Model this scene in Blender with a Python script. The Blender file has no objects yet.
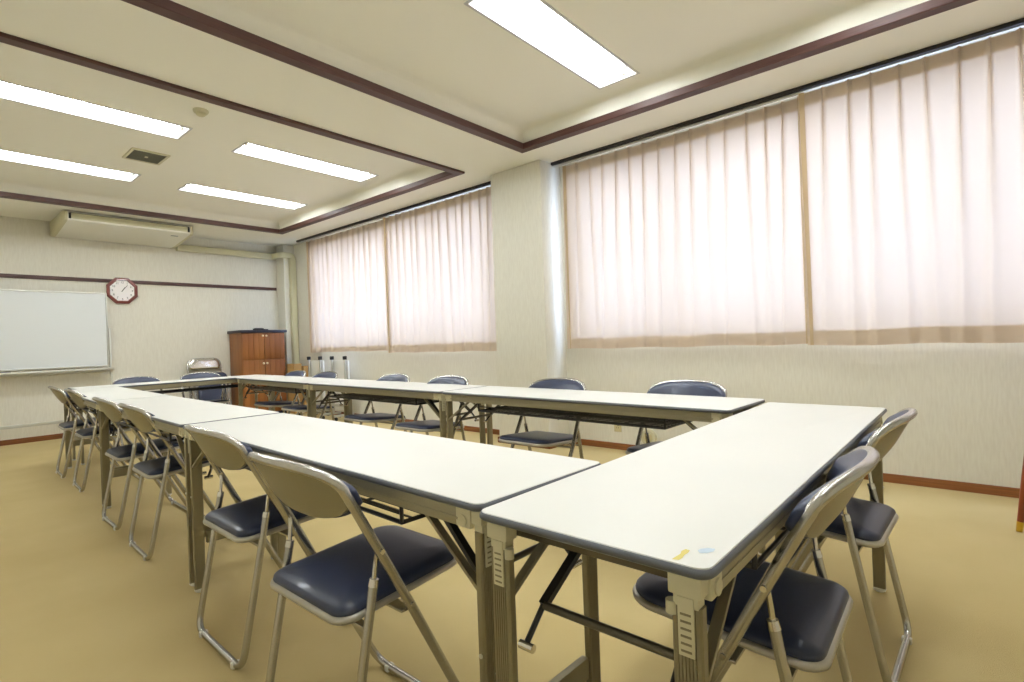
import bpy, bmesh, math, random
from mathutils import Vector, Matrix
random.seed(4)
S = bpy.context.scene
C = S.collection
PI = math.pi
H = 1.005                      # camera height above the carpet

# ------------------------------------------------------------------ camera
cam = bpy.data.cameras.new('camera'); camo = bpy.data.objects.new('camera', cam); C.objects.link(camo)
cam.sensor_width = 36; cam.sensor_fit = 'HORIZONTAL'; cam.lens = 530.0/1024*36; cam.clip_start = .02; cam.clip_end = 200
r = Vector((0.6543165, -0.7554055, -0.0351074)); u = Vector((0.0237923, -0.0258378, 0.9993830)); f = Vector((0.7558465, 0.6547480, -0.0010668))
m = Matrix(((r.x, u.x, -f.x, 0), (r.y, u.y, -f.y, 0), (r.z, u.z, -f.z, H), (0, 0, 0, 1)))
camo.matrix_world = m
S.camera = camo

# ------------------------------------------------------------------ world, exposure
w = bpy.data.worlds.new('world'); S.world = w; w.use_nodes = True
bg = w.node_tree.nodes['Background']
bg.inputs[0].default_value = (0.54, 0.655, 1.0, 1); bg.inputs[1].default_value = 11.0
S.view_settings.view_transform = 'Standard'; S.view_settings.look = 'None'
S.view_settings.gamma = 1; S.view_settings.use_curve_mapping = False
S.view_settings.exposure = 0.0
TUBE = 49.0                    # radiance of the fluorescent tubes

def portal(name, y0, y1, z0, z1, x):
    l = bpy.data.lights.new(name, 'AREA'); l.shape = 'RECTANGLE'; l.size = z1-z0; l.size_y = y1-y0
    l.cycles.is_portal = True
    o = bpy.data.objects.new(name, l); C.objects.link(o); o.location = (x, (y0+y1)/2, (z0+z1)/2)
    o.rotation_euler = (0, PI/2, 0)          # faces -X, into the room

# ------------------------------------------------------------------ materials
def mat(name, col, rough=.6, metal=0, spec=.5, bump=None, vary=None, coat=0, sheen=0):
    m = bpy.data.materials.new(name); m.use_nodes = True; nt = m.node_tree; b = nt.nodes['Principled BSDF']
    b.inputs['Base Color'].default_value = (*col, 1); b.inputs['Roughness'].default_value = rough
    b.inputs['Metallic'].default_value = metal; b.inputs['Specular IOR Level'].default_value = spec
    b.inputs['Coat Weight'].default_value = coat; b.inputs['Sheen Weight'].default_value = sheen
    tc = nt.nodes.new('ShaderNodeTexCoord')
    def noise(scale, sc=(1, 1, 1), det=4):
        mp = nt.nodes.new('ShaderNodeMapping'); mp.inputs['Scale'].default_value = sc
        nt.links.new(tc.outputs['Object'], mp.inputs[0])
        n = nt.nodes.new('ShaderNodeTexNoise'); n.inputs['Scale'].default_value = scale; n.inputs['Detail'].default_value = det
        nt.links.new(mp.outputs[0], n.inputs['Vector']); return n
    if vary:
        scale, sc, c2, lo, hi = vary
        n = noise(scale, sc); rp = nt.nodes.new('ShaderNodeValToRGB')
        rp.color_ramp.elements[0].position = lo; rp.color_ramp.elements[1].position = hi
        rp.color_ramp.elements[0].color = (*col, 1); rp.color_ramp.elements[1].color = (*c2, 1)
        nt.links.new(n.outputs['Fac'], rp.inputs[0]); nt.links.new(rp.outputs[0], b.inputs['Base Color'])
    if bump:
        scale, sc, st, dist = bump
        n = noise(scale, sc, 6); bp = nt.nodes.new('ShaderNodeBump'); bp.inputs['Strength'].default_value = st
        bp.inputs['Distance'].default_value = dist
        nt.links.new(n.outputs['Fac'], bp.inputs['Height']); nt.links.new(bp.outputs[0], b.inputs['Normal'])
    return m

def lin(r, g, b):
    t = lambda c: (c/255/12.92) if c/255 <= .04045 else ((c/255+.055)/1.055)**2.4
    return (t(r), t(g), t(b))

M = {}
M['wall'] = mat('wallpaper', lin(229, 226, 212), .85, bump=(90, (1, 1, .15), .3, .002), vary=(90, (1, 1, .14), lin(222, 218, 203), .35, .7))
M['ceil'] = mat('ceiling_paper', lin(243, 241, 228), .9, bump=(120, (1, 1, 1), .15, .002))
M['carpet'] = mat('carpet', lin(198, 178, 126), .95, spec=.1, bump=(420, (1, 1, 1), .6, .004), vary=(1.6, (1, 1, 1), lin(188, 167, 114), .35, .7), sheen=.1)
M['trim'] = mat('dark_wood_trim', lin(82, 50, 44), .5, vary=(6, (1, 1, 20), lin(68, 38, 32), .3, .7))
M['base'] = mat('baseboard_wood', lin(142, 88, 44), .45, vary=(8, (.3, .3, 12), lin(118, 68, 32), .3, .7))
M['top'] = mat('white_laminate', lin(232, 232, 226), .38, spec=.4, vary=(3, (1, 1, 1), lin(236, 235, 229), .3, .7))
M['edge'] = mat('dark_edge_band', lin(88, 91, 97), .4)
M['apron'] = mat('bronze_apron', lin(158, 152, 128), .42, .45)
M['leg'] = mat('bronze_leg', lin(140, 132, 106), .42, .5)
M['cream'] = mat('cream_plastic', lin(206, 200, 168), .5)
M['black'] = mat('black_paint', lin(34, 33, 34), .35, .2)
M['strut'] = mat('bronze_strut', lin(92, 86, 72), .38, .5)
M['chrome'] = mat('chrome', lin(215, 212, 205), .18, 1)
M['tube'] = mat('champagne_tube', lin(184, 182, 176), .27, .92)
M['shell'] = mat('backrest_shell', lin(144, 138, 114), .38, .55)
M['vinyl'] = mat('navy_vinyl', lin(42, 50, 74), .4, spec=.5, coat=.08, bump=(300, (1, 1, 1), .12, .001))
M['rim'] = mat('seat_rim', lin(186, 182, 172), .35, .6)
M['cap'] = mat('foot_cap', lin(222, 220, 210), .3)
M['board'] = mat('whiteboard_face', lin(228, 232, 232), .22, spec=.5)
M['alu'] = mat('aluminium', lin(205, 205, 196), .35, .6)
M['wood'] = mat('cabinet_wood', lin(158, 102, 48), .45, vary=(5, (1, 1, .12), lin(126, 74, 30), .35, .68), bump=(18, (1, 1, .06), .15, .002))
M['slab'] = mat('navy_slab', lin(34, 34, 52), .4)
M['knob'] = mat('ivory_knob', lin(240, 226, 190), .3)
M['beige'] = mat('beige_plastic', lin(206, 200, 164), .5)
M['acw'] = mat('ac_panel', lin(234, 232, 218), .45)
M['acl'] = mat('ac_louvre', lin(198, 194, 158), .45)
M['duct'] = mat('duct_cover', lin(206, 202, 168), .55)
M['card'] = mat('cardboard', lin(178, 140, 84), .85)
M['clockwood'] = mat('clock_wood', lin(112, 44, 32), .3, coat=.4)
M['clockface'] = mat('clock_face', lin(250, 247, 245), .4)
M['dark'] = mat('dark_gap', lin(20, 20, 18), .7)
M['vent'] = mat('vent_metal', lin(108, 106, 84), .5, .2)
M['lwhite'] = mat('lamp_reflector', (.88, .88, .88), .4)
M['lrim'] = mat('lamp_rim', lin(205, 205, 205), .5)
M['brass'] = mat('brass', lin(196, 162, 62), .3, .8)
M['legwood'] = mat('leg_wood', lin(150, 68, 24), .3, vary=(12, (1, 1, .1), lin(112, 46, 18), .3, .7))
M['rail'] = mat('curtain_rail', lin(30, 24, 26), .5)
M['frame'] = mat('window_frame', lin(150, 150, 150), .4, .4)
M['rubber'] = mat('black_rubber', lin(24, 24, 24), .6)
M['sticker_y'] = mat('yellow_sticker', lin(214, 198, 110), .6)
M['sticker_b'] = mat('blue_sticker', lin(192, 208, 222), .6)
M['outlet'] = mat('outlet_plate', lin(206, 194, 150), .5)

def emis(name, col, st):
    m = bpy.data.materials.new(name); m.use_nodes = True; nt = m.node_tree; nt.nodes.clear()
    e = nt.nodes.new('ShaderNodeEmission'); e.inputs[0].default_value = (*col, 1); e.inputs[1].default_value = st
    o = nt.nodes.new('ShaderNodeOutputMaterial'); nt.links.new(e.outputs[0], o.inputs[0]); return m
M['lamp'] = emis('fluorescent_tube', (.945, .985, 1.0), TUBE)

def cloth(name, dcol, tcol, fac):
    m = bpy.data.materials.new(name); m.use_nodes = True; nt = m.node_tree; nt.nodes.clear()
    d = nt.nodes.new('ShaderNodeBsdfDiffuse'); t = nt.nodes.new('ShaderNodeBsdfTranslucent'); x = nt.nodes.new('ShaderNodeMixShader')
    d.inputs[0].default_value = (*dcol, 1); t.inputs[0].default_value = (*tcol, 1); x.inputs[0].default_value = fac
    tc = nt.nodes.new('ShaderNodeTexCoord'); n = nt.nodes.new('ShaderNodeTexNoise'); n.inputs['Scale'].default_value = 500
    bp = nt.nodes.new('ShaderNodeBump'); bp.inputs['Strength'].default_value = .1; bp.inputs['Distance'].default_value = .001
    nt.links.new(tc.outputs['Object'], n.inputs['Vector']); nt.links.new(n.outputs['Fac'], bp.inputs['Height']); nt.links.new(bp.outputs[0], d.inputs['Normal'])
    o = nt.nodes.new('ShaderNodeOutputMaterial')
    nt.links.new(d.outputs[0], x.inputs[1]); nt.links.new(t.outputs[0], x.inputs[2]); nt.links.new(x.outputs[0], o.inputs[0]); return m
M['cloth'] = cloth('curtain_cloth', lin(216, 200, 182), lin(254, 233, 212), .132)
M['hem'] = cloth('curtain_hem', lin(206, 184, 150), lin(206, 168, 124), .12)

def glass(name):
    m = bpy.data.materials.new(name); m.use_nodes = True; nt = m.node_tree; nt.nodes.clear()
    t = nt.nodes.new('ShaderNodeBsdfTransparent'); g = nt.nodes.new('ShaderNodeBsdfGlossy'); x = nt.nodes.new('ShaderNodeMixShader')
    t.inputs[0].default_value = (.96, .98, .97, 1); g.inputs['Roughness'].default_value = .02; x.inputs[0].default_value = .06
    o = nt.nodes.new('ShaderNodeOutputMaterial')
    nt.links.new(t.outputs[0], x.inputs[1]); nt.links.new(g.outputs[0], x.inputs[2]); nt.links.new(x.outputs[0], o.inputs[0]); return m
M['glass'] = glass('window_glass')

# ------------------------------------------------------------------ mesh helpers
def V(*a): return Vector(a)
def box(bm, x0, x1, y0, y1, z0, z1, bev=0, mtx=None):
    r = bmesh.ops.create_cube(bm, size=1)
    vs = r['verts']
    for v in vs:
        v.co = Vector(((x0+x1)/2+v.co.x*(x1-x0), (y0+y1)/2+v.co.y*(y1-y0), (z0+z1)/2+v.co.z*(z1-z0)))
    if bev:
        es = list({e for v in vs for e in v.link_edges})
        g = bmesh.ops.bevel(bm, geom=es, offset=bev, segments=2, profile=.6, affect='EDGES')
        vs = list({v for fc in g['faces'] for v in fc.verts} | {v for v in vs if v.is_valid})
    if mtx: bmesh.ops.transform(bm, matrix=mtx, verts=[v for v in vs if v.is_valid])
    return vs

def sweep(bm, pts, rad, seg=10, closed=False, prof=None, up=None, caps=True):
    """tube (or a custom 2D profile) along a polyline with parallel transport"""
    pts = [Vector(p) for p in pts]; n = len(pts)
    T = []
    for i in range(n):
        if closed: d = pts[(i+1) % n]-pts[i-1]
        else: d = pts[min(i+1, n-1)]-pts[max(i-1, 0)]
        T.append(d.normalized())
    nrm = Vector(up) if up else (Vector((0, 0, 1)) if abs(T[0].z) < .9 else Vector((1, 0, 0)))
    nrm = (nrm-T[0]*nrm.dot(T[0])).normalized()
    if prof is None: prof = [(math.cos(2*PI*k/seg), math.sin(2*PI*k/seg)) for k in range(seg)]
    rings = []
    for i in range(n):
        nrm = (nrm-T[i]*nrm.dot(T[i])).normalized(); b = T[i].cross(nrm)
        rr = rad[i] if isinstance(rad, (list, tuple)) else rad
        rings.append([bm.verts.new(pts[i]+nrm*(a*rr)+b*(c*rr)) for a, c in prof])
    k = len(prof)
    for i in range(n if closed else n-1):
        A, B = rings[i], rings[(i+1) % n]
        for j in range(k): bm.faces.new((A[j], A[(j+1) % k], B[(j+1) % k], B[j]))
    if caps and not closed:
        bm.faces.new(rings[0][::-1]); bm.faces.new(rings[-1])

def fillet(pts, rad, seg=6):
    """round the inner corners of an open polyline"""
    pts = [Vector(p) for p in pts]; out = [pts[0]]
    for i in range(1, len(pts)-1):
        rr = rad[i-1] if isinstance(rad, (list, tuple)) else rad
        a = (pts[i-1]-pts[i]); b = (pts[i+1]-pts[i]); rr = min(rr, a.length*.49, b.length*.49)
        p0 = pts[i]+a.normalized()*rr; p1 = pts[i]+b.normalized()*rr
        for k in range(seg+1):
            t = k/seg; out.append(p0*(1-t)**2+pts[i]*2*t*(1-t)+p1*t*t)
    out.append(pts[-1]); return out

def cyl(bm, a, b, r0, r1=None, seg=16):
    a = Vector(a); b = Vector(b); sweep(bm, [a, b], [r0, r0 if r1 is None else r1], seg)

def rrect(hx, hy, rad, seg=6, cx=0, cy=0):
    out = []
    rs = rad if isinstance(rad, (list, tuple)) else [rad]*4
    for q, (sx, sy) in enumerate(((1, 1), (-1, 1), (-1, -1), (1, -1))):
        rr = rs[q]
        for k in range(seg+1):
            t = (q+k/seg)*PI/2
            out.append((cx+sx*(hx-rr)+rr*math.cos(t), cy+sy*(hy-rr)+rr*math.sin(t)))
    return out

def loft(bm, loops, cap0=True, cap1=True):
    rs = [[bm.verts.new(p) for p in L] for L in loops]; k = len(rs[0])
    for A, B in zip(rs, rs[1:]):
        for j in range(k): bm.faces.new((A[j], A[(j+1) % k], B[(j+1) % k], B[j]))
    if cap0: bm.faces.new(rs[0][::-1])
    if cap1: bm.faces.new(rs[-1])
    return rs

def obj(name, bm, material, parent=None, smooth=True, ang=35, **props):
    bmesh.ops.recalc_face_normals(bm, faces=bm.faces)
    me = bpy.data.meshes.new(name); bm.to_mesh(me); bm.free()
    ms = material if isinstance(material, (list, tuple)) else [material]
    for mm in ms: me.materials.append(mm)
    if smooth:
        for p in me.polygons: p.use_smooth = True
        me.set_sharp_from_angle(angle=math.radians(ang))
    o = bpy.data.objects.new(name, me); C.objects.link(o)
    if parent: o.parent = parent
    for k, v in props.items(): o[k] = v
    return o
def NB(): return bmesh.new()
def thing(name, label, cat, loc=(0, 0, 0), rz=0, group=None):
    o = bpy.data.objects.new(name, None); C.objects.link(o); o.empty_display_size = .1
    o.location = loc; o.rotation_euler = (0, 0, rz); o['label'] = label; o['category'] = cat
    if group: o['group'] = group
    return o
def tag(o, label, cat, group=None):
    o['label'] = label; o['category'] = cat
    if group: o['group'] = group
    return o
def struct(name, bm, m, parent=None, **k):
    o = obj(name, bm, m, parent, **k)
    if not parent: o['kind'] = 'structure'
    return o
def kids(o): return [c for c in bpy.data.objects if c.parent == o]
def dup(root, label, loc, rz=0, group=None):
    ch = [(c, kids(c)) for c in kids(root)]
    r = root.copy(); C.objects.link(r); r.location = loc; r.rotation_euler = (0, 0, rz); r['label'] = label
    if group: r['group'] = group
    for c, gs in ch:
        d = c.copy(); C.objects.link(d); d.parent = r
        for g in gs:
            e = g.copy(); C.objects.link(e); e.parent = d
    return r

# ------------------------------------------------------------------ room shell
XW, YF, ZC = 4.18, 8.45, 2.655          # window wall, far wall, ceiling
XL, YN = -.60, -1.90                    # left wall, near wall
WT = .22
bm = NB(); box(bm, XL-.2, XW+.3, YN-.2, YF+.2, -.12, 0); struct('floor', bm, M['carpet'], smooth=False)
bm = NB(); box(bm, XL-.2, XW+WT, YF, YF+.2, 0, 2.95); struct('wall_far', bm, M['wall'], smooth=False)
bm = NB(); box(bm, XL-.2, XL, YN-.2, YF, 0, 2.95); struct('wall_left', bm, M['wall'], smooth=False)
bm = NB(); box(bm, XL, XW+WT, YN-.2, YN, 0, 2.95); struct('wall_near', bm, M['wall'], smooth=False)
# window wall with two openings, the pier between them and the corner column
OP = ((-1.10, 2.80), (3.72, 7.55)); OZ = (.935, 2.50)
bm = NB()
box(bm, XW, XW+WT, YN, YF, 0, OZ[0]); box(bm, XW, XW+WT, YN, YF, OZ[1], 2.95)
box(bm, XW, XW+WT, YN, OP[0][0], OZ[0], OZ[1]); box(bm, XW, XW+WT, OP[0][1], OP[1][0], OZ[0], OZ[1]); box(bm, XW, XW+WT, OP[1][1], YF, OZ[0], OZ[1])
struct('wall_window', bm, M['wall'], smooth=False)
bm = NB(); box(bm, 3.87, XW+.02, 2.94, 3.565, 0, ZC, .018); struct('wall_pier', bm, M['wall'])
bm = NB(); box(bm, 4.01, XW+.02, 8.20, YF+.01, 0, ZC, .01); struct('wall_corner_column', bm, M['wall'])

# ceiling: soffit with two coved coffers
LX, LX2 = 2.66, .90; LHX, LHY = .66, .147
LIGHTS = [(x+(.045 if y > 6 else 0), y) for x in (LX, LX2) for y in (1.815, 4.82, 6.38, .31)]
COF = ((.10, 3.53, -.71, 2.855), (.10, 3.55, 3.735, 7.335)); CZ = 2.79
bm = NB()
def quad(bm, a, b, c, d): bm.faces.new([bm.verts.new(p) for p in (a, b, c, d)])
def flat(bm, x0, x1, y0, y1, z): quad(bm, (x0, y0, z), (x1, y0, z), (x1, y1, z), (x0, y1, z))
xa, xb, ya, yb = XL-.1, XW+.2, YN-.1, YF+.1
x1m = max(COF[0][1], COF[1][1])
flat(bm, xa, xb, ya, COF[0][2], ZC); flat(bm, xa, xb, COF[0][3], COF[1][2], ZC); flat(bm, xa, xb, COF[1][3], yb, ZC)
for c in COF:
    flat(bm, xa, c[0], c[2], c[3], ZC); flat(bm, c[1], xb, c[2], c[3], ZC)
    prof = [(0, ZC), (0, 2.685)]+[(.11*(1-math.cos(t*PI/16)), 2.685+(CZ-2.685)*math.sin(t*PI/16)) for t in range(1, 9)]
    loops = [[(c[0]+d, c[2]+d, z), (c[1]-d, c[2]+d, z), (c[1]-d, c[3]-d, z), (c[0]+d, c[3]-d, z)] for d, z in prof]
    rs = [[bm.verts.new(p) for p in L] for L in loops]
    for A, B in zip(rs, rs[1:]):
        for j in range(4): bm.faces.new((A[j], B[j], B[(j+1) % 4], A[(j+1) % 4]))
    X0, X1, Y0, Y1 = c[0]+.11, c[1]-.11, c[2]+.11, c[3]-.11
    hs = [l for l in LIGHTS if Y0 < l[1] < Y1]
    xs = sorted({X0, X1}|{l[0]+q*LHX for l in hs for q in (-1, 1)}); ys = sorted({Y0, Y1}|{l[1]+q*LHY for l in hs for q in (-1, 1)})
    for xx0, xx1 in zip(xs, xs[1:]):
        for yy0, yy1 in zip(ys, ys[1:]):
            mx, my = (xx0+xx1)/2, (yy0+yy1)/2
            if any(abs(mx-l[0]) < LHX and abs(my-l[1]) < LHY for l in hs): continue
            flat(bm, xx0, xx1, yy0, yy1, CZ)
bmesh.ops.remove_doubles(bm, verts=bm.verts, dist=1e-4)
box(bm, xa, xb, ya, yb, 2.93, 2.96)      # slab above
o = struct('ceiling', bm, M['ceil'], ang=50)
# dark wooden trims round the coffers
for i, c in enumerate(COF):
    bm = NB(); tw = .07
    prof = [(0, 2.684), (-.010, 2.684), (-.010, 2.64), (-.006, 2.634), (tw-.006, 2.634), (tw, 2.640), (tw, ZC+.004)]
    loops = [[(c[0]-d, c[2]-d, z), (c[1]+d, c[2]-d, z), (c[1]+d, c[3]+d, z), (c[0]-d, c[3]+d, z)] for d, z in prof]
    loft(bm, loops, False, False)
    struct('trim_%d' % (i+1), bm, M['trim'], smooth=False)
bm = NB(); box(bm, XL, 3.99, YF-.022, YF+.01, 1.94, 1.985, .004); struct('trim_3', bm, M['trim'])
# baseboards
bm = NB(); box(bm, XL, 4.01, YF-.012, YF+.01, 0, .062, .003); struct('baseboard_far', bm, M['base'])
bm = NB(); box(bm, XW-.012, XW+.01, YN, 2.94, 0, .056, .003); box(bm, XW-.012, XW+.01, 3.565, 8.2, 0, .056, .003); box(bm, 3.858, 3.88, 2.93, 3.575, 0, .056, .003)
box(bm, 3.87, XW, 2.928, 2.945, 0, .056, .003); box(bm, 3.87, XW, 3.56, 3.577, 0, .056, .003)
struct('baseboard_window', bm, M['base'])
bm = NB(); box(bm, XL-.01, XL+.012, YN, YF, 0, .06, .003); struct('baseboard_left', bm, M['base'])

# windows: aluminium sliding sashes in the openings
for i, (y0, y1) in enumerate(OP):
    X = XW+.12
    bm = NB()
    for a, b in ((OZ[0], OZ[0]+.045), (OZ[1]-.045, OZ[1])): box(bm, X-.035, X+.035, y0, y1, a, b, .004)
    for a, b in ((y0, y0+.045), (y1-.045, y1)): box(bm, X-.035, X+.035, a, b, OZ[0], OZ[1], .004)
    box(bm, XW+.002, XW+.09, y0-.01, y1+.01, OZ[0]-.02, OZ[0]+.004, .004)
    wo = struct('window_%d' % (i+1), bm, M['frame'])
    n = 4; L = (y1-y0-.09)/n
    for k in range(n):
        a = y0+.045+k*L; b = a+L; xx = X+(.012 if k % 2 else -.012)
        bm = NB()
        for p, q in ((a, a+.03), (b-.03, b)): box(bm, xx-.01, xx+.01, p, q, OZ[0]+.04, OZ[1]-.04, .003)
        for p, q in ((OZ[0]+.04, OZ[0]+.07), (OZ[1]-.07, OZ[1]-.04)): box(bm, xx-.01, xx+.01, a, b, p, q, .003)
        sash = struct('window_sash', bm, M['frame'], wo)
        bm = NB(); box(bm, xx-.002, xx+.002, a+.03, b-.03, OZ[0]+.07, OZ[1]-.07)
        struct('window_pane', bm, M['glass'], sash, smooth=False)
    portal('daylight_opening', y0, y1, OZ[0], OZ[1], XW+WT+.01)

# ------------------------------------------------------------------ curtains
def curtain(y0, y1, x, seed, label, group='pleated curtains', skew=0.0, zb=.925):
    rnd = random.Random(seed)
    t = thing('pleated_curtain', label, 'curtain', (x, (y0+y1)/2, 0), 0, group)
    yc = (y0+y1)/2; zt = 2.606
    npl = max(3, round((y1-y0)/.132)); pitch = (y1-y0)/npl
    ph = [rnd.uniform(-.012, .012) for _ in range(npl+1)]; am = [rnd.uniform(.6, 1.3) for _ in range(npl+1)]
    dr = [rnd.uniform(-.03, .03) for _ in range(npl+1)]
    per = 16; NY = npl*per
    rows = [zt, 2.57, 2.54, 2.515, 2.47, 2.42, 2.32, 2.2, 2.05, 1.85, 1.6, 1.35, 1.15, 1.02, 1.0, .965, zb]
    def pos(j, z, off):
        s = (zt-z)/(zt-zb); k = j/per; i0 = int(round(k)); i0 = min(max(i0, 0), npl)
        d = (k-i0)*pitch                      # distance to the nearest pleat
        y = y0+k*pitch+ph[i0]*(1-abs(2*(k-i0)))+dr[i0]*s*(1-abs(2*(k-i0)))+skew*s
        sharp = math.exp(-(abs(d)/(.007+.030*s))**1.6)*(.034-.010*s)*am[i0]
        wave = wv*s*math.cos(2*PI*k*.5+seed)+.004*s*math.sin(2*PI*k*.31+2*seed)
        return Vector((x-.012-sharp-wave+off-t.location.x, y-yc, z+.004*s*math.sin(k*1.3+seed)))
    wv = .005
    def sheet(rws, off, mt, name, thick=None):
        bm = NB(); g = [[bm.verts.new(pos(j, z, off)) for j in range(NY+1)] for z in rws]
        for a, b in zip(g, g[1:]):
            for j in range(NY): bm.faces.new((a[j], a[j+1], b[j+1], b[j]))
        return obj(name, bm, mt, t, ang=80)
    sheet(rows, 0, M['cloth'], 'cloth')
    sheet(rows[:4], .004, M['hem'], 'heading_tape'); sheet(rows[-3:], .004, M['hem'], 'hem')
    # stitched pleats: a second layer of cloth behind every fold, narrowing downwards
    for q in range(1, npl):
        bm = NB(); j0 = q*per; A, B = [], []
        zz = [z for z in rows if z > 1.5]
        for z in zz:
            wq = .0075*(1-.75*(zt-z)/(zt-1.6)); c0 = pos(j0, z, .012)
            A.append(bm.verts.new(c0+Vector((.006, -wq, 0)))); B.append(bm.verts.new(c0+Vector((.006, wq, 0))))
        for k in range(len(zz)-1): bm.faces.new((A[k], A[k+1], B[k+1], B[k]))
        obj('pleat', bm, M['hem'], t)
    # turned side edges
    for jj in (0, NY):
        bm = NB(); sgn = 1 if jj == 0 else -1
        a = [bm.verts.new(pos(jj, z, .004)) for z in rows]; b = [bm.verts.new(pos(jj, z, .006)+Vector((.002, sgn*.035, 0))) for z in rows]
        for p in range(len(rows)-1): bm.faces.new((a[p], a[p+1], b[p+1], b[p]))
        obj('side_hem', bm, M['hem'], t, ang=80)
    return t
CX = 4.07
curtain(-1.20, .838, CX-.014, 1, 'long cream pleated curtain at the right edge of the picture, nearest the camera', zb=.898)
curtain(.812, 2.82, CX+.034, 2, 'cream pleated curtain just right of the wall pier, hiding half of the near window', zb=.908)
curtain(3.63, 5.56, CX-.004, 3, 'cream pleated curtain just left of the wall pier, on the far window', zb=.905)
curtain(5.53, 7.56, CX+.038, 5, 'cream pleated curtain farthest back, next to the corner column', zb=.93)
for (y0, y1, lb) in ((-1.4, 2.93, 'black ceiling curtain rail above the near window'), (3.575, 7.80, 'black ceiling curtain rail above the far window')):
    t = thing('curtain_rail', lb, 'curtain rail', (4.05, (y0+y1)/2, ZC), 0, 'black ceiling curtain rails')
    h = (y1-y0)/2
    bm = NB(); box(bm, -.028, .05, -h, h, -.026, 0, .003); obj('rail_body', bm, M['rail'], t)
    bm = NB(); box(bm, -.005, .025, -h, h, -.034, -.026, .002); obj('rail_track', bm, M['alu'], t)

# ------------------------------------------------------------------ ceiling lights
def make_light(label, loc):
    t = thing('ceiling_light', label, 'ceiling light', loc, 0, 'recessed fluorescent ceiling lights')
    hx, hy, d = LHX, LHY, .062      # trough opening; z=0 is the coffer ceiling
    def rct(a, b, z): return [(sx*a, sy*b, z) for sx, sy in ((1, 1), (-1, 1), (-1, -1), (1, -1))]
    bm = NB(); loft(bm, [rct(hx+.014, hy+.014, .001), rct(hx+.014, hy+.014, -.004), rct(hx-.004, hy-.004, -.004), rct(hx-.004, hy-.004, .006)], False, False)
    obj('light_rim', bm, M['lrim'], t, smooth=False)
    bm = NB(); loft(bm, [rct(hx-.002, hy-.002, .0), rct(hx-.006, hy-.045, d)], False, True)
    obj('reflector', bm, M['lwhite'], t, smooth=False)
    for y in (-.055, .055):
        bm = NB(); cyl(bm, (-.61, y, .030), (.61, y, .030), .016, seg=10); lt = obj('fluorescent_tube', bm, M['lamp'], t)
        for s in (-1, 1):
            bm = NB(); box(bm, s*.630-.014, s*.630+.014, y-.012, y+.012, .008, .06, .003); obj('tube_socket', bm, M['cap'], lt)
    return t
proto = make_light('big near fluorescent ceiling light at the top centre of the picture', (LX, 1.815, CZ))
def lamp(lb, x, y): return dup(proto, lb, (x, y, CZ))
lamp('fluorescent ceiling light on the right of the far coffer, nearer of that pair', LX, 4.82)
lamp('fluorescent ceiling light on the right of the far coffer, farther of that pair', LX+.045, 6.38)
lamp('fluorescent ceiling light at left edge, nearer the camera than the ceiling vent', LX2, 4.82)
lamp('fluorescent ceiling light at left edge, beyond the ceiling vent', LX2+.045, 6.38)
lamp('fluorescent ceiling light of the near coffer outside the picture on the left', LX2, 1.815)
lamp('fluorescent ceiling light above the camera on the window side', LX, .31)
lamp('fluorescent ceiling light above the camera on the left side', LX2, .31)

# ceiling vent
t = thing('ceiling_vent', 'dark square-ended grille set in the ceiling between the left lights', 'vent', (1.50, 5.60, CZ))
bm = NB(); hx, hy = .145, .165
loft(bm, [[(sx*a, sy*b, z) for sx, sy in ((1, 1), (-1, 1), (-1, -1), (1, -1))] for a, b, z in ((hx, hy, .002), (hx, hy, -.012), (hx-.02, hy-.02, -.012), (hx-.02, hy-.02, -.003))], False, False)
obj('vent_frame', bm, M['cream'], t, smooth=False)
bm = NB()
for k in range(11):
    y = -.135+k*.027; box(bm, -.125, .125, y-.008, y+.004, -.010, -.004)
obj('vent_slats', bm, M['vent'], t, smooth=False)
bm = NB(); box(bm, -.126, .126, -.146, .146, -.003, -.001); obj('vent_backing', bm, M['dark'], t, smooth=False)
bm = NB(); cyl(bm, (0, 0, -.014), (0, 0, -.004), .014); obj('vent_screw', bm, M['cream'], t)

# smoke detector
t = thing('smoke_detector', 'small round cream smoke detector on the left ceiling', 'smoke detector', (1.50, 4.27, CZ))
bm = NB(); n = 24
loft(bm, [[(rr*math.cos(2*PI*k/n), rr*math.sin(2*PI*k/n), z) for k in range(n)] for rr, z in ((.052, 0), (.052, -.010), (.046, -.020))], False, True)
obj('detector_base', bm, M['cream'], t)
bm = NB()
loft(bm, [[(rr*math.cos(2*PI*k/n), rr*math.sin(2*PI*k/n), z) for k in range(n)] for rr, z in ((.034, -.018), (.032, -.034), (.022, -.042), (.006, -.044))], False, True)
obj('detector_dome', bm, M['beige'], t)

# ------------------------------------------------------------------ air conditioner under the ceiling
t = thing('air_conditioner', 'wide cream ceiling air conditioner on the far wall above the clock', 'air conditioner', (1.89, 8.14, 2.5))
P = [(8.44, 2.648), (7.69, 2.648), (7.652, 2.640), (7.645, 2.60), (7.652, 2.542), (7.68, 2.530), (8.34, 2.462), (8.44, 2.468)]
def acprof(x, s=1): 
    cy, cz = 8.14, 2.555
    return [(x, (cy+(y-cy)*s)-8.14, (cz+(z-cz)*s)-2.5) for y, z in P]
bm = NB(); loft(bm, [acprof(-.625), acprof(.625)]); obj('ac_body', bm, M['acw'], t, ang=20)
for s in (-1, 1):
    bm = NB(); loft(bm, [acprof(s*.622, 1.01), acprof(s*.645, 1.0), acprof(s*.662, .95), acprof(s*.670, .82)]); obj('ac_end_cap', bm, M['beige'], t, ang=40)
bm = NB(); box(bm, -.588, .588, 7.640-8.14, 7.655-8.14, .060, .122, .003); obj('ac_louvre', bm, M['acl'], t)
bm = NB()
for a, b in ((-.612, -.590), (.590, .612)): box(bm, a, b, 7.641-8.14, 7.655-8.14, .058, .124)
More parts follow.
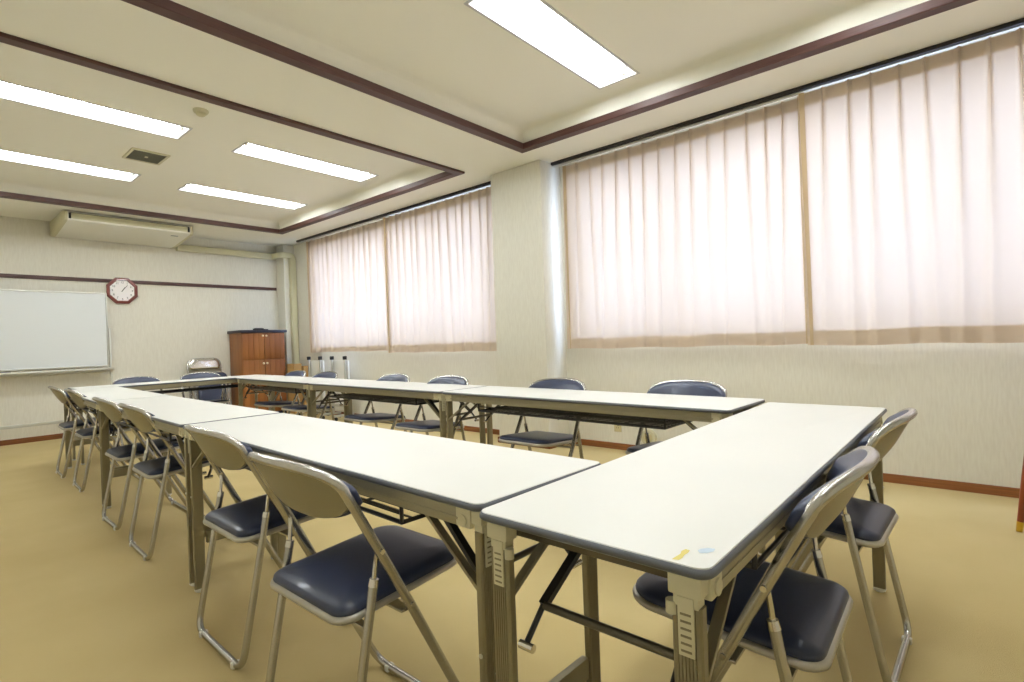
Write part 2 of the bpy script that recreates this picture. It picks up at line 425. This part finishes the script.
box(bm, -.6, .6, 7.6405-8.14, 7.66-8.14, .1235, .1275); obj('ac_outlet_gap', bm, M['dark'], t, smooth=False)
bm = NB(); box(bm, .44, .52, 7.78-8.14, 7.81-8.14, .0140, .0195); obj('ac_badge', bm, M['frame'], t, smooth=False)
# duct cover from the unit round the corner column and down
bm = NB()
pr = rrect(1, 1, .35, 3)
sweep(bm, fillet([(2.575, 8.40, 2.475), (3.94, 8.40, 2.475), (3.955, 8.153, 2.475), (4.12, 8.153, 2.475), (4.128, 8.153, 2.36), (4.128, 8.153, .0)], [.06, .05, .07, .05], 6), .045, prof=pr, up=(0, 0, 1))
tag(obj('pipe_duct', bm, M['duct'], ang=40), 'cream pipe duct running from the air conditioner along the far wall and down the corner', 'duct')

# ------------------------------------------------------------------ clock
t = thing('wall_clock', 'octagonal red-brown wooden clock on the far wall rail', 'clock', (1.932, YF, 1.838))
def octo(rr, y, n=8): return [(rr*math.cos(PI/8+2*PI*k/n), y, rr*math.sin(PI/8+2*PI*k/n)) for k in range(n)]
bm = NB(); loft(bm, [octo(.178, -.0), octo(.185, -.025), octo(.180, -.040), octo(.150, -.044), octo(.142, -.030)], True, False); obj('clock_frame', bm, M['clockwood'], t, smooth=False)
bm = NB(); loft(bm, [octo(.146, -.028), octo(.146, -.030)]); face = obj('clock_face', bm, M['clockface'], t, smooth=False)
bm = NB()
for k in range(12):
    a = k*PI/6; rr = .105; cx, cz = rr*math.sin(a), rr*math.cos(a)
    # numerals drawn as short strokes would be unreadable; real digits are added as text below
    box(bm, cx*1.24-.002, cx*1.24+.002, -.0325, -.030, cz*1.24-.002, cz*1.24+.002)
obj('minute_dots', bm, M['dark'], face, smooth=False)
for k in range(1, 13):
    a = k*PI/6; cu = bpy.data.curves.new('numeral', 'FONT'); cu.body = str(k); cu.size = .036; cu.align_x = 'CENTER'; cu.align_y = 'CENTER'; cu.extrude = .0005; cu.resolution_u = 2
    to = bpy.data.objects.new('numeral_tmp', cu); C.objects.link(to)
    bpy.context.view_layer.update()
    me = bpy.data.meshes.new_from_object(to.evaluated_get(bpy.context.evaluated_depsgraph_get()))
    bpy.data.objects.remove(to); bpy.data.curves.remove(cu)
    me.name = 'numeral'; me.materials.clear(); me.materials.append(M['dark'])
    me.transform(Matrix.Translation((.108*math.sin(a), -.0315, .108*math.cos(a))) @ Matrix.Rotation(PI/2, 4, 'X'))
    no = bpy.data.objects.new('numeral', me); C.objects.link(no); no.parent = face
def hand(ang, L, wd, y):
    bm = NB(); box(bm, -wd, wd, y-.001, y, -.015, L, mtx=Matrix.Rotation(ang, 4, 'Y'))
    return bm
obj('hour_hand', hand(math.radians(34), .055, .0045, -.034), M['dark'], t, smooth=False)
obj('minute_hand', hand(math.radians(38), .092, .003, -.036), M['dark'], t, smooth=False)

# ------------------------------------------------------------------ mobile whiteboard
t = thing('whiteboard', 'large white mobile whiteboard in front of the far wall, cut by the left edge', 'whiteboard', (.82, 8.30, 0))
bm = NB(); box(bm, -.90, .90, -.008, .008, .87, 1.775); obj('writing_surface', bm, M['board'], t, smooth=False)
bm = NB()
box(bm, -.915, .915, -.014, .014, 1.772, 1.788, .004); box(bm, -.915, .915, -.014, .014, .856, .874, .004)
for s in (-1, 1): box(bm, s*.909-.007, s*.909+.007, -.014, .014, .856, 1.788, .003)
obj('board_frame', bm, M['alu'], t)
bm = NB(); box(bm, -.93, .95, -.085, .016, .812, .822, .003); box(bm, -.93, .95, -.088, -.078, .812, .842, .003); box(bm, -.93, .95, -.02, .0, .79, .815, .003)
tr = obj('pen_tray', bm, M['alu'], t)
for s in (-1, 1):
    bm = NB(); box(bm, s*.935-.011, s*.935+.011, -.012, .02, .07, 1.34, .003); obj('upright', bm, M['alu'], t)
    bm = NB(); box(bm, s*.935-.018, s*.935+.018, -.13, .135, .055, .085, .004); ft = obj('foot_bar', bm, M['alu'], t)
    for y in (-.11, .11):
        bm = NB(); cyl(bm, (s*.935-.012, y, .027), (s*.935+.012, y, .027), .027); box(bm, s*.935-.008, s*.935+.008, y-.01, y+.01, .03, .06); obj('caster', bm, M['rubber'], ft)
bm = NB(); box(bm, -.945, .945, -.008, .012, .20, .235, .003); obj('crossbar', bm, M['alu'], t)
t2 = thing('board_eraser', 'small dark board eraser lying on the whiteboard tray', 'eraser', (.76, 8.248, .8225))
bm = NB(); box(bm, -.055, .055, -.02, .02, 0, .012, .003); obj('felt_pad', bm, M['rubber'], t2)
bm = NB(); box(bm, -.055, .055, -.02, .02, .012, .028, .005); obj('eraser_grip', bm, M['edge'], t2)

# ------------------------------------------------------------------ cabinet
t = thing('storage_cabinet', 'brown wooden cabinet with navy top and ivory knobs in the far corner', 'cabinet', (3.560, 8.20, 0))
hx = .318; y0, y1 = -.225, .225
bm = NB(); box(bm, -hx, hx, y0+.018, y1, .0, 1.252, .004); obj('cabinet_body', bm, M['wood'], t)
bm = NB(); box(bm, -hx-.025, hx+.025, y0-.025, y1+.01, 1.252, 1.292, .006); obj('cabinet_top', bm, M['slab'], t)
bm = NB(); box(bm, -hx+.01, hx-.01, y0+.010, y0+.03, 0, .06); obj('plinth', bm, M['slab'], t, smooth=False)
for zi, (za, zb_, kz) in enumerate(((.07, .845, .795), (.857, 1.245, 1.205))):
    for s in (-1, 1):
        bm = NB(); a, b = (-hx+.006, -.003) if s < 0 else (.003, hx-.006)
        nb = 4; wd = (b-a)/nb
        for k in range(nb): box(bm, a+k*wd+.0015, a+(k+1)*wd-.0015, y0, y0+.02, za, zb_, .003)
        box(bm, a+.002, b-.002, y0+.006, y0+.02, za+.002, zb_-.002)
        d = obj('cabinet_door', bm, M['wood'], t)
        bm = NB(); x = s*.026; cyl(bm, (x, y0, kz), (x, y0-.014, kz), .006, seg=10); sweep(bm, [(x, y0-.012, kz), (x, y0-.016, kz), (x, y0-.024, kz), (x, y0-.030, kz)], [.009, .015, .015, .007], 14)
        obj('knob', bm, M['knob'], d)
t = thing('phone_dock', 'small black device lying on top of the wooden cabinet', 'device', (3.55, 8.12, 1.292))
bm = NB(); box(bm, -.07, .06, -.05, .05, 0, .028, .008); obj('device_case', bm, M['rubber'], t)
bm = NB(); box(bm, -.055, .045, -.035, .03, .028, .034, .002); obj('device_keys', bm, M['edge'], t)
bm = NB(); box(bm, .085, .10, -.03, .03, 0, .018, .003); box(bm, .115, .13, -.03, .03, 0, .018, .003); obj('cable_plug', bm, M['rubber'], t)

# cardboard boxes beside the cabinet
def carton(name, label, loc, rz, sx, sy, sz, cat='box'):
    t = thing(name, label, cat, loc, rz)
    bm = NB(); box(bm, -sx/2, sx/2, -sy/2, sy/2, 0, sz, .003); obj('carton_body', bm, M['card'], t)
    bm = NB(); box(bm, -sx/2-.001, sx/2+.001, -.025, .025, sz-.05, sz+.001); obj('tape', bm, mat('brown_tape', lin(166, 128, 70), .35), t, smooth=False)
    for s in (-1, 1):
        bm = NB(); box(bm, -sx/2, sx/2, -.004, sy*.26, -.001, .003, mtx=Matrix.Translation((0, s*sy/2, sz)) @ Matrix.Rotation(s*.7+(PI if s > 0 else 0), 4, 'X')); obj('flap', bm, M['card'], t, smooth=False)
    return t
carton('cardboard_box', 'tall brown cardboard box standing right of the wooden cabinet', (3.985, 7.93, 0), .1, .13, .20, .76)
carton('cardboard_box', 'narrow darker brown carton in front of the corner pipe', (4.11, 7.82, 0), -.1, .09, .12, .72)

# ------------------------------------------------------------------ folding chair
def line_x(z): return .362-.515*z
HW, HT = .218, .206
def bow(y): return -.040*(1-(min(abs(y)/HT, 1))**2)
def chair_parts(t, folded=False):
    # main frame: floor bar at the front, two straight tubes, arched top behind the backrest
    arch = []
    N = 22
    for k in range(N+1):
        a = -1+2*k/N; y = HT*math.copysign(abs(math.sin(a*PI/2))**.92, a)
        z = .658+.091*max(0, math.cos(a*PI/2))**.42
        arch.append(Vector((line_x(z)+bow(y)*min(1, (z-.65)/.05), y, z)))
    low = fillet([(line_x(.40), HW, .40), (line_x(.011), HW-.004, .011), (line_x(.011), -HW+.004, .011), (line_x(.40), -HW, .40)], .055, 6)
    pts = arch+low
    bm = NB(); sweep(bm, pts, .0112, 12, closed=True); obj('main_frame', bm, M['tube'], t)
    # rear U-shaped legs
    HR = .196
    def lx(z): return -.018+.195*z
    bm = NB(); sweep(bm, fillet([(lx(.475), -HR, .475), (lx(.011), -HR, .011), (lx(.011), HR, .011), (lx(.475), HR, .475)], .055, 6), .0108, 12)
    rl = obj('rear_legs', bm, M['tube'], t)
    for s in (-1, 1):
        bm = NB(); cyl(bm, (lx(.462), s*HR, .464), (lx(.480), s*HR, .480), .0118, .0108, 12); obj('leg_collar', bm, M['chrome'], rl)
        bm = NB(); sweep(bm, fillet([(lx(.47), s*HR, .47), (lx(.52)-.004, s*(HR+.003), .522), (line_x(.545), s*(HW-.012), .545)], .03, 6), .0055, 8); obj('link_rod', bm, M['chrome'], t)
        bm = NB(); cyl(bm, (line_x(.545), s*(HW-.018), .545), (line_x(.545), s*(HW+.0075), .545), .006, seg=10); obj('rivet', bm, M['chrome'], t)
        bm = NB(); cyl(bm, (line_x(.40), s*(HW-.03), .40), (line_x(.40), s*(HW+.0135), .40), .006, seg=10); obj('rivet', bm, M['chrome'], t)
        bm = NB(); box(bm, lx(.011)-.0135, lx(.011)+.0135, s*.142-.009, s*.142+.009, .0, .019, .004); obj('foot_cap', bm, M['cap'], t)
        bm = NB(); box(bm, line_x(.011)-.0135, line_x(.011)+.0135, s*.160-.009, s*.160+.009, .0, .019, .004); obj('foot_cap', bm, M['cap'], t)
    # seat: metal pan with rolled rim, padded cushion
    x0, x1, hw = -.006, .392, .184
    cx = (x0+x1)/2; hx = (x1-x0)/2
    def sz(x): return .402+.028*(x-x0)/(x1-x0)
    def loop(ins, dz, rr=(.075, .05, .05, .075)):
        return [(cx+px, py, sz(cx+px)+dz) for px, py in rrect(hx-ins, hw-ins, [max(q-ins, .005) for q in rr], 7)]
    bm = NB(); loft(bm, [loop(.034, -.013), loop(.008, -.013), loop(.001, -.008), loop(.0, -.002), loop(.003, .004), loop(.012, .006)]); obj('seat_pan', bm, M['rim'], t, ang=60)
    bm = NB(); loft(bm, [loop(.010, .003), loop(.007, .009), loop(.009, .016), loop(.018, .022), loop(.040, .0265), loop(.085, .029), loop(.14, .0295)], False, True); obj('seat_cushion', bm, M['vinyl'], t, ang=70)
    bm = NB(); box(bm, line_x(.40)-.016, line_x(.40)+.016, -HW+.012, HW-.012, .378, .385, .002); obj('seat_bracket', bm, M['tube'], t); bm = NB(); box(bm, lx(.385)-.01, lx(.385)+.01, -HR+.008, HR-.008, .372, .381, .002); obj('seat_bracket', bm, M['tube'], t)
    # backrest
    def outline(y):                          # top and bottom of the shell at lateral y
        a = min(abs(y)/HT, 1.0); top = .658+.091*max(0, 1-a**2.6)**.38
        bot = .672-.066*max(0, 1-a**2.6)**.62
        return top, bot
    NYY, NZ = 26, 8
    def bx(y, z): 
        q = max(0, min(1, (z-.60)/.05)); return line_x(z)+bow(y)*(.75+.25*q)
    def slab(x_off0, x_off1, ins, mt, name, dome):
        bm = NB(); F, B = [], []
        for j in range(NYY+1):
            y = (HT-.006-ins+(.013 if dome else 0))*math.sin((-1+2*j/NYY)*PI/2); tp, bt = outline(y*HT/(HT-ins*.6+(.012 if dome else 0))); tp -= (-.004 if dome else ins); bt += ins*.5
            if bt > tp-.012: mdl = (bt+tp)/2; tp, bt = mdl+.006, mdl-.006
            cf, cb = [], []
            for i in range(NZ+1):
                v = i/NZ; z = bt+(tp-bt)*v
                e = (1-abs(2*v-1)**8)*(1-abs(-1+2*j/NYY)**10)
                xx = bx(y, z)
                cf.append(bm.verts.new((xx+x_off0+(x_off1-x_off0)*(.35+.65*e if dome else 1), y, z))); cb.append(bm.verts.new((xx+x_off0, y, z)))
            F.append(cf); B.append(cb)
        for j in range(NYY):
            for i in range(NZ):
                bm.faces.new((F[j][i], F[j+1][i], F[j+1][i+1], F[j][i+1])); bm.faces.new((B[j][i], B[j][i+1], B[j+1][i+1], B[j+1][i]))
            bm.faces.new((F[j][0], B[j][0], B[j+1][0], F[j+1][0])); bm.faces.new((F[j][NZ], F[j+1][NZ], B[j+1][NZ], B[j][NZ]))
        for j in (0, NYY):
            for i in range(NZ): bm.faces.new((F[j][i], F[j][i+1], B[j][i+1], B[j][i]))
        obj(name, bm, mt, t, ang=50)
    slab(-.004, .004, .002, M['shell'], 'backrest_shell', False)
    slab(.004, .030, .001, M['vinyl'], 'backrest_pad', True)
G_CH = None
chair = thing('folding_chair', 'nearest folding chair of the left row, navy seat in full view, legs cut off below', 'chair', (.610, 1.225, 0), math.radians(0))
chair_parts(chair)
chair['group'] = 'grey folding chairs with navy seats'
def ch(lb, x, y, deg): return dup(chair, lb, (x, y, 0), math.radians(deg))
ch('second folding chair from the camera in the left row, whole rear foot loop in view', .69, 1.93, -1)
ch('third folding chair from the camera in the left row, just beyond the first table seam', .782, 3.20, -2)
ch('fourth folding chair from the camera in the left row, partly behind the third', .805, 3.87, -1)
ch('folding chair in the left row, fifth from the camera, beside the far table leg', .872, 5.13, -2)
ch('folding chair at the far end of the left row, last before the whiteboard', .875, 5.83, -2)
ch('near folding chair at the right corner, its navy seat at the bottom edge', 1.225, .215, 91)
ch('folding chair at the right end of the near table, rear foot loop in view', 1.93, .20, 88)
ch('folding chair on the window side nearest the camera, only its back over the table', 2.72, 1.15, 180)
ch('folding chair on the window side right under the pier, second from the camera', 2.65, 1.945, 180)
ch('folding chair on the window side under the far window, right one of the middle pair', 2.64, 2.93, 181)
ch('folding chair on the window side under the far window, left one of the middle pair', 2.69, 3.66, 180)
ch('folding chair on the window side in front of the folded silver posts', 2.76, 4.87, 181)
ch('farthest folding chair on the window side, in front of the cabinet corner', 2.80, 5.56, 180)
ch('folding chair behind the far end table, left one, below the whiteboard edge', 1.64, 6.72, -90)
ch('folding chair behind the far end table, right one, in front of the folded chairs', 2.27, 6.75, -91)

# folded chairs leaning on the far wall
def folded(label, loc, tilt, back):
    t = thing('folded_chair', label, 'chair', loc, 0, 'folded chairs leaning on the far wall')
    R = Matrix.Rotation(tilt, 4, 'X')        # lean the top towards the wall
    def add(bm, name, mt, ang=40):
        bmesh.ops.transform(bm, matrix=R, verts=bm.verts); return obj(name, bm, mt, t, ang=ang)
    hw = .218; ht = .905 if back else .70
    bm = NB(); pts = fillet([(-hw, 0, .012), (-hw, 0, ht), (hw, 0, ht), (hw, 0, .012)], .10, 8)
    sweep(bm, fillet([(0, 0, .012), (-hw, 0, .012), (-hw, 0, ht), (hw, 0, ht), (hw, 0, .012), (.001, 0, .012)], [.05, .11, .11, .05], 8), .0112, 10); add(bm, 'main_frame', M['tube'])
    bm = NB(); h2 = .19; sweep(bm, fillet([(-h2, .03, .50), (-h2, .03, .03), (h2, .03, .03), (h2, .03, .50)], .05, 6), .0105, 10); add(bm, 'rear_legs', M['tube'])
    y0 = -.012
    def plate(z0, z1, hwid, th, rr, yo):
        bm = NB(); L = []
        for ins, dy in ((.006, 0), (0, -.004), (0, -th+.006), (.008, -th), (.03, -th-.004)):
            L.append([(px, yo+dy, (z0+z1)/2+pz) for px, pz in rrect(hwid-ins, (z1-z0)/2-ins, [max(q-ins, .004) for q in rr], 6)])
        loft(bm, L); return bm
    add(plate(ht-.155, ht-.005, hw-.012, .016, (.09, .09, .05, .05), y0+.012), 'backrest_shell', M['chrome'] if back else M['shell'])
    if not back:
        add(plate(ht-.150, ht-.004, hw-.004, .02, (.07, .07, .06, .06), -.006), 'backrest_pad', M['vinyl'])
        add(plate(.26, ht-.165, .18, .028, (.04, .04, .07, .07), -.006), 'seat_cushion', M['vinyl'])
    else:
        add(plate(.30, ht-.19, .175, .012, (.04, .04, .07, .07), -.004), 'seat_pan', M['rim'])
    return t
folded('folded chair leaning on the far wall, shiny silver back of its backrest facing the room', (2.865, 8.25, 0), -.14, True)
folded('folded chair leaning in front of the silver-backed one, navy seat facing the room', (2.89, 8.12, 0), -.14, False)

# ------------------------------------------------------------------ folding tables
TL, TD, TZ = 1.795, .425, .70
def table_parts(t, sticker=False):
    hx, hy = TL/2, TD/2
    def lp(ins, z, rr=.022): return [(px, py, z) for px, py in rrect(hx-ins, hy-ins, max(rr-ins, .004), 6)]
    bm = NB(); loft(bm, [lp(.004, TZ-.0145), lp(.0025, TZ-.004), lp(.0035, TZ-.0005), lp(.006, TZ)]); top = obj('tabletop', bm, M['top'], t, ang=50)
    bm = NB(); L = [lp(.006, TZ-.0012), lp(.001, TZ-.0028), lp(-.0015, TZ-.007), lp(-.0015, TZ-.012), lp(.003, TZ-.016), lp(.02, TZ-.016)]
    loft(bm, L, False, True); obj('edge_band', bm, M['edge'], t, ang=60)
    # aprons along the long sides
    for s in (-1, 1):
        bm = NB(); ya, yb = s*(hy-.014), s*(hy-.036)
        box(bm, -hx+.05, hx-.05, min(ya, yb), max(ya, yb), TZ-.058, TZ-.016, .003)
        box(bm, -hx+.07, hx-.07, min(ya, ya+s*.002), max(ya, ya+s*.002), TZ-.045, TZ-.040)
        obj('apron', bm, M['apron'], t)
    for s in (-1, 1):
        bm = NB(); box(bm, s*(hx-.075)-.012, s*(hx-.075)+.012, -hy+.03, hy-.03, TZ-.055, TZ-.018, .002); obj('under_rail', bm, M['strut'], t)
    for sx in (-1, 1):
        X = sx*(hx-.026)
        for sy in (-1, 1):
            Y = sy*(hy-.040)
            # ribbed aluminium leg: wide face outwards
            bm = NB(); w2, d2 = .0215, .0095; prof = []
            nr = 7
            for k in range(nr):
                a = -w2+.004+(2*w2-.008)*k/nr; b = -w2+.004+(2*w2-.008)*(k+1)/nr; g = (b-a)*.2
                prof += [(a+g, d2), (b-g, d2), (b-g*.4, d2-.0018), (b+g*.4, d2-.0018)] if k < nr-1 else [(a+g, d2), (w2-.003, d2)]
            prof = [(-w2+.003, d2)]+prof+[(w2, d2-.003), (w2, -d2+.003), (w2-.003, -d2), (-w2+.003, -d2), (-w2, -d2+.003), (-w2, d2-.003)]
            pp = [(X+sx*b, Y+a) for a, b in prof]
            # small taper towards the floor
            loft(bm, [[(X+(px-X)*q, Y+(py-Y)*q, z) for px, py in pp] for q, z in ((.93, .012), (1, .45), (1, TZ-.062))])
            lg = obj('leg', bm, M['leg'], t, ang=30)
            bm = NB(); box(bm, X-.012, X+.012, Y-.020, Y+.020, .004, .014, .003); cyl(bm, (X, Y, 0), (X, Y, .006), .014, .014, 12); obj('foot_pad', bm, M['cap'], lg)
            # cream corner bracket with a slotted tongue on the outer face
            bm = NB(); box(bm, X-.015, X+.015, Y-.024, Y+.024, TZ-.048, TZ-.016, .004); box(bm, X-.011, X+.011, Y-.018, Y+.018, TZ-.064, TZ-.046, .002)
            yo = sy*(hy-.013); cyl(bm, (X-sx*.034, yo-sy*.01, TZ-.044), (X-sx*.034, yo+sy*.003, TZ-.044), .012, seg=14)
            box(bm, X-sx*.034-.021, X-sx*.034+.021, min(yo-sy*.012, yo), max(yo-sy*.012, yo), TZ-.058, TZ-.016, .003)
            xt = X+sx*.0125; box(bm, min(X+sx*.008, xt), max(X+sx*.008, xt), Y-.0115, Y+.0115, TZ-.130, TZ-.05, .001)
            cyl(bm, (X+sx*.006, Y-sy*.022, TZ-.078), (X+sx*.006, Y-sy*.022, TZ-.060), .0085, seg=12)
            obj('corner_bracket', bm, M['cream'], lg)
            bm = NB()
            for k in range(6): box(bm, min(xt-sx*.001, xt+sx*.0008), max(xt-sx*.001, xt+sx*.0008), Y-.0075, Y+.0075, TZ-.124+k*.010, TZ-.1212+k*.010)
            obj('bracket_slots', bm, M['leg'], lg, smooth=False)
            bm = NB(); cyl(bm, (X, Y+sy*.0215, .40), (X, Y+sy*.024, .40), .0045, seg=10); obj('bolt', bm, M['alu'], lg)
            # folding strut
            ys = sy*(hy-.082)
            A = Vector((X-sx*.006, ys, .470)); B = Vector((X-sx*.060, ys, .520)); D = Vector((X-sx*.235, ys-sy*.02, TZ-.052))
            bm = NB(); sweep(bm, [A, B], .0055, 8); sweep(bm, [B, D], .0085, prof=[(1, .7), (-1, .7), (-1, -.7), (1, -.7)], up=(0, 1, 0)); cyl(bm, D+Vector((0, -.012, 0)), D+Vector((0, .012, 0)), .01, seg=10)
            st = obj('folding_strut', bm, M['black'], t)
            bm = NB(); cyl(bm, A+Vector((0, -sy*.018, 0)), A+Vector((0, sy*.012, 0)), .0075, seg=12); obj('strut_bolt', bm, M['chrome'], st)
            # outer bronze brace seen from the long side
            bm = NB(); A2 = Vector((X-sx*.008, sy*(hy-.030), .525)); D2 = Vector((X-sx*.185, sy*(hy-.040), TZ-.058))
            sweep(bm, [A2, D2], .0085, prof=[(1, .45), (-1, .45), (-1, -.45), (1, -.45)], up=(0, 1, 0)); obj('brace', bm, M['leg'], t, smooth=False)
        # cross tube between the two struts, low crossbar between the two legs
        bm = NB(); cyl(bm, (X-sx*.060, -hy+.085, .520), (X-sx*.060, hy-.085, .520), .0075, seg=12); obj('cross_tube', bm, M['strut'], t)
        bm = NB(); box(bm, X-.009, X+.009, -hy+.07, hy-.07, .195, .245, .002); obj('crossbar', bm, M['leg'], t)
    # wire shelf under the top
    bm = NB(); zs = TZ-.105; a = hx-.30
    sweep(bm, [(-a, -.175, zs), (a, -.175, zs), (a, .175, zs), (-a, .175, zs)], .0055, 8, closed=True)
    for k in range(9): cyl(bm, (-a, -.14+k*.035, zs), (a, -.14+k*.035, zs), .003, seg=6)
    for x in (-a*.6, 0, a*.6): cyl(bm, (x, -.175, zs-.005), (x, .175, zs-.005), .004, seg=6)
    cyl(bm, (-a, -.175, zs+.025), (a, -.175, zs+.025), .0035, seg=6); cyl(bm, (-a, .175, zs+.025), (a, .175, zs+.025), .0035, seg=6)
    for x in (-a, a):
        for y in (-.175, .175): cyl(bm, (x, y, zs), (x, y, TZ-.03), .005, seg=8)
    obj('wire_shelf', bm, M['black'], t)
    return top
tab = thing('folding_table', 'white folding table running along the left side, nearest to the camera', 'table', (.942, 1.592, 0), math.radians(88.0), 'white folding tables in a rectangle')
table_parts(tab)
near = dup(tab, 'white folding table across the near end, a worn yellow sticker on its corner', (1.562, .467, 0), math.radians(-.4))
near.scale = (.992, 1, 1)
bm = NB()
def patch(bm, pts, z=TZ+.0006): bm.faces.new([bm.verts.new(((x-1.562)/.992, y-.467, z)) for x, y in pts])
patch(bm, [(.680, .309), (.683, .300), (.692, .299), (.703, .301), (.712, .300), (.722, .301), (.724, .308), (.714, .310), (.704, .307), (.694, .308)])
obj('worn_sticker', bm, M['sticker_y'], near, smooth=False, label='worn yellow sticker')
bm = NB(); patch(bm, [(.722, .287), (.727, .279), (.738, .274), (.748, .275), (.746, .284), (.738, .291), (.729, .293)])
obj('sticker_residue', bm, M['sticker_b'], near, smooth=False, label='pale blue sticker residue')
dup(tab, 'middle white folding table of the left row, between the two seams', (1.008, 3.420, 0), math.radians(88.2))
dup(tab, 'white folding table at the far end of the left row, by the whiteboard', (1.09, 5.24, 0), math.radians(87.0))
dup(tab, 'white folding table on the window side, nearest the camera', (2.388, 1.615, 0), math.radians(87.5))
dup(tab, 'middle white folding table on the window side, below the far window', (2.466, 3.432, 0), math.radians(87.9))
dup(tab, 'white folding table on the window side, farthest from the camera, by the cabinet', (2.568, 5.25, 0), math.radians(86.0))
dup(tab, 'white folding table across the far end, seen edge-on before the folded chairs', (1.945, 6.39, 0), math.radians(.6))

# ------------------------------------------------------------------ folded tables on casters beneath the far window
def stored_table(label, x, ya, yb, zt):
    t = thing('stored_folding_table', label, 'table', (x, (ya+yb)/2, 0), 0, 'folded-up tables on casters'); h = (yb-ya)/2
    bm = NB(); box(bm, .02, .045, -h-.02, h+.02, .12, zt-.06, .004); obj('tabletop', bm, M['top'], t)
    for s in (-1, 1):
        bm = NB(); box(bm, -.022, .0, s*h-.014, s*h+.014, .07, zt-.035, .004); box(bm, -.004, .018, s*h+.016, s*h+.030, .07, zt-.05, .003); up = obj('upright', bm, M['alu'], t)
        bm = NB(); box(bm, -.034, .012, s*h-.02, s*h+.02, zt-.05, zt, .008); obj('black_cap', bm, M['rubber'], up)
        bm = NB(); box(bm, -.20, .10, s*h-.014, s*h+.014, .055, .085, .004); ft = obj('foot_bar', bm, M['alu'], t)
        for xx in (-.18, .08):
            bm = NB(); cyl(bm, (xx, s*h-.014, .028), (xx, s*h+.014, .028), .028); box(bm, xx-.01, xx+.01, s*h-.008, s*h+.008, .03, .06); obj('caster', bm, M['rubber'], ft)
    bm = NB(); box(bm, -.012, .012, -h, h, .17, .20, .003); obj('crossbar', bm, M['alu'], t)
stored_table('folded-up table on casters standing by the corner pipe, left of the two', 3.98, 7.12, 7.44, .872)
stored_table('folded-up table on casters under the far window, right of the two', 3.98, 6.47, 6.80, .872)

# ------------------------------------------------------------------ wall fittings
t = thing('wall_outlet', 'small beige outlet plate low on the window wall', 'outlet', (XW, 2.405, .215))
bm = NB(); box(bm, -.008, .004, -.035, .035, -.058, .058, .003); obj('outlet_plate', bm, M['outlet'], t)
bm = NB()
for z in (-.02, .02):
    for y in (-.008, .008): box(bm, -.009, -.0075, y-.0015, y+.0015, z-.007, z+.007)
obj('outlet_slots', bm, M['dark'], t, smooth=False)
t = thing('round_wall_fitting', 'round cream disc-shaped fitting low on the window wall', 'wall fitting', (XW, 2.10, .137))
def disc(L, n=28): return [[(x, rr*math.cos(2*PI*k/n), rr*math.sin(2*PI*k/n)) for k in range(n)] for rr, x in L]
bm = NB(); loft(bm, disc([(.066, .004), (.068, -.030), (.064, -.040), (.050, -.040), (.046, -.034), (.044, -.034)])); obj('fitting_ring', bm, M['cream'], t)
bm = NB(); loft(bm, disc([(.040, -.030), (.038, -.044), (.016, -.047)])); obj('fitting_disc', bm, M['outlet'], t)
bm = NB(); loft(bm, disc([(.012, -.044), (.011, -.054), (.004, -.055)], 14)); obj('fitting_hub', bm, M['dark'], t)

# wooden side table whose tapered leg enters the right edge
t = thing('side_table', 'polished wooden side table, only its brass-tipped leg showing at the right edge', 'side table', (3.50, -.60, 0), PI/4)
for sx in (-1, 1):
    for sy in (-1, 1):
        a = Vector((sx*.318, sy*.318, 0)); b = Vector((sx*.262, sy*.262, .672))
        bm = NB(); sweep(bm, [a.lerp(b, .075), a.lerp(b, .4), b], [.0135, .0185, .023], 16, up=(1, 0, 0)); lg = obj('leg', bm, M['legwood'], t)
        bm = NB(); sweep(bm, [a+Vector((0, 0, .002)), a.lerp(b, .075)], [.0125, .0145], 16, up=(1, 0, 0)); obj('brass_tip', bm, M['brass'], lg)
bm = NB(); loft(bm, [[(px, py, z) for px, py in rrect(.285-i, .285-i, .06, 6)] for i, z in ((.012, .672), (0, .68), (0, .692), (.01, .70))]); obj('tabletop', bm, M['legwood'], t)
for k in range(4):
    bm = NB(); box(bm, -.24, .24, -.262, -.246, .60, .675, .003, mtx=Matrix.Rotation(k*PI/2, 4, 'Z')); obj('apron', bm, M['legwood'], t)
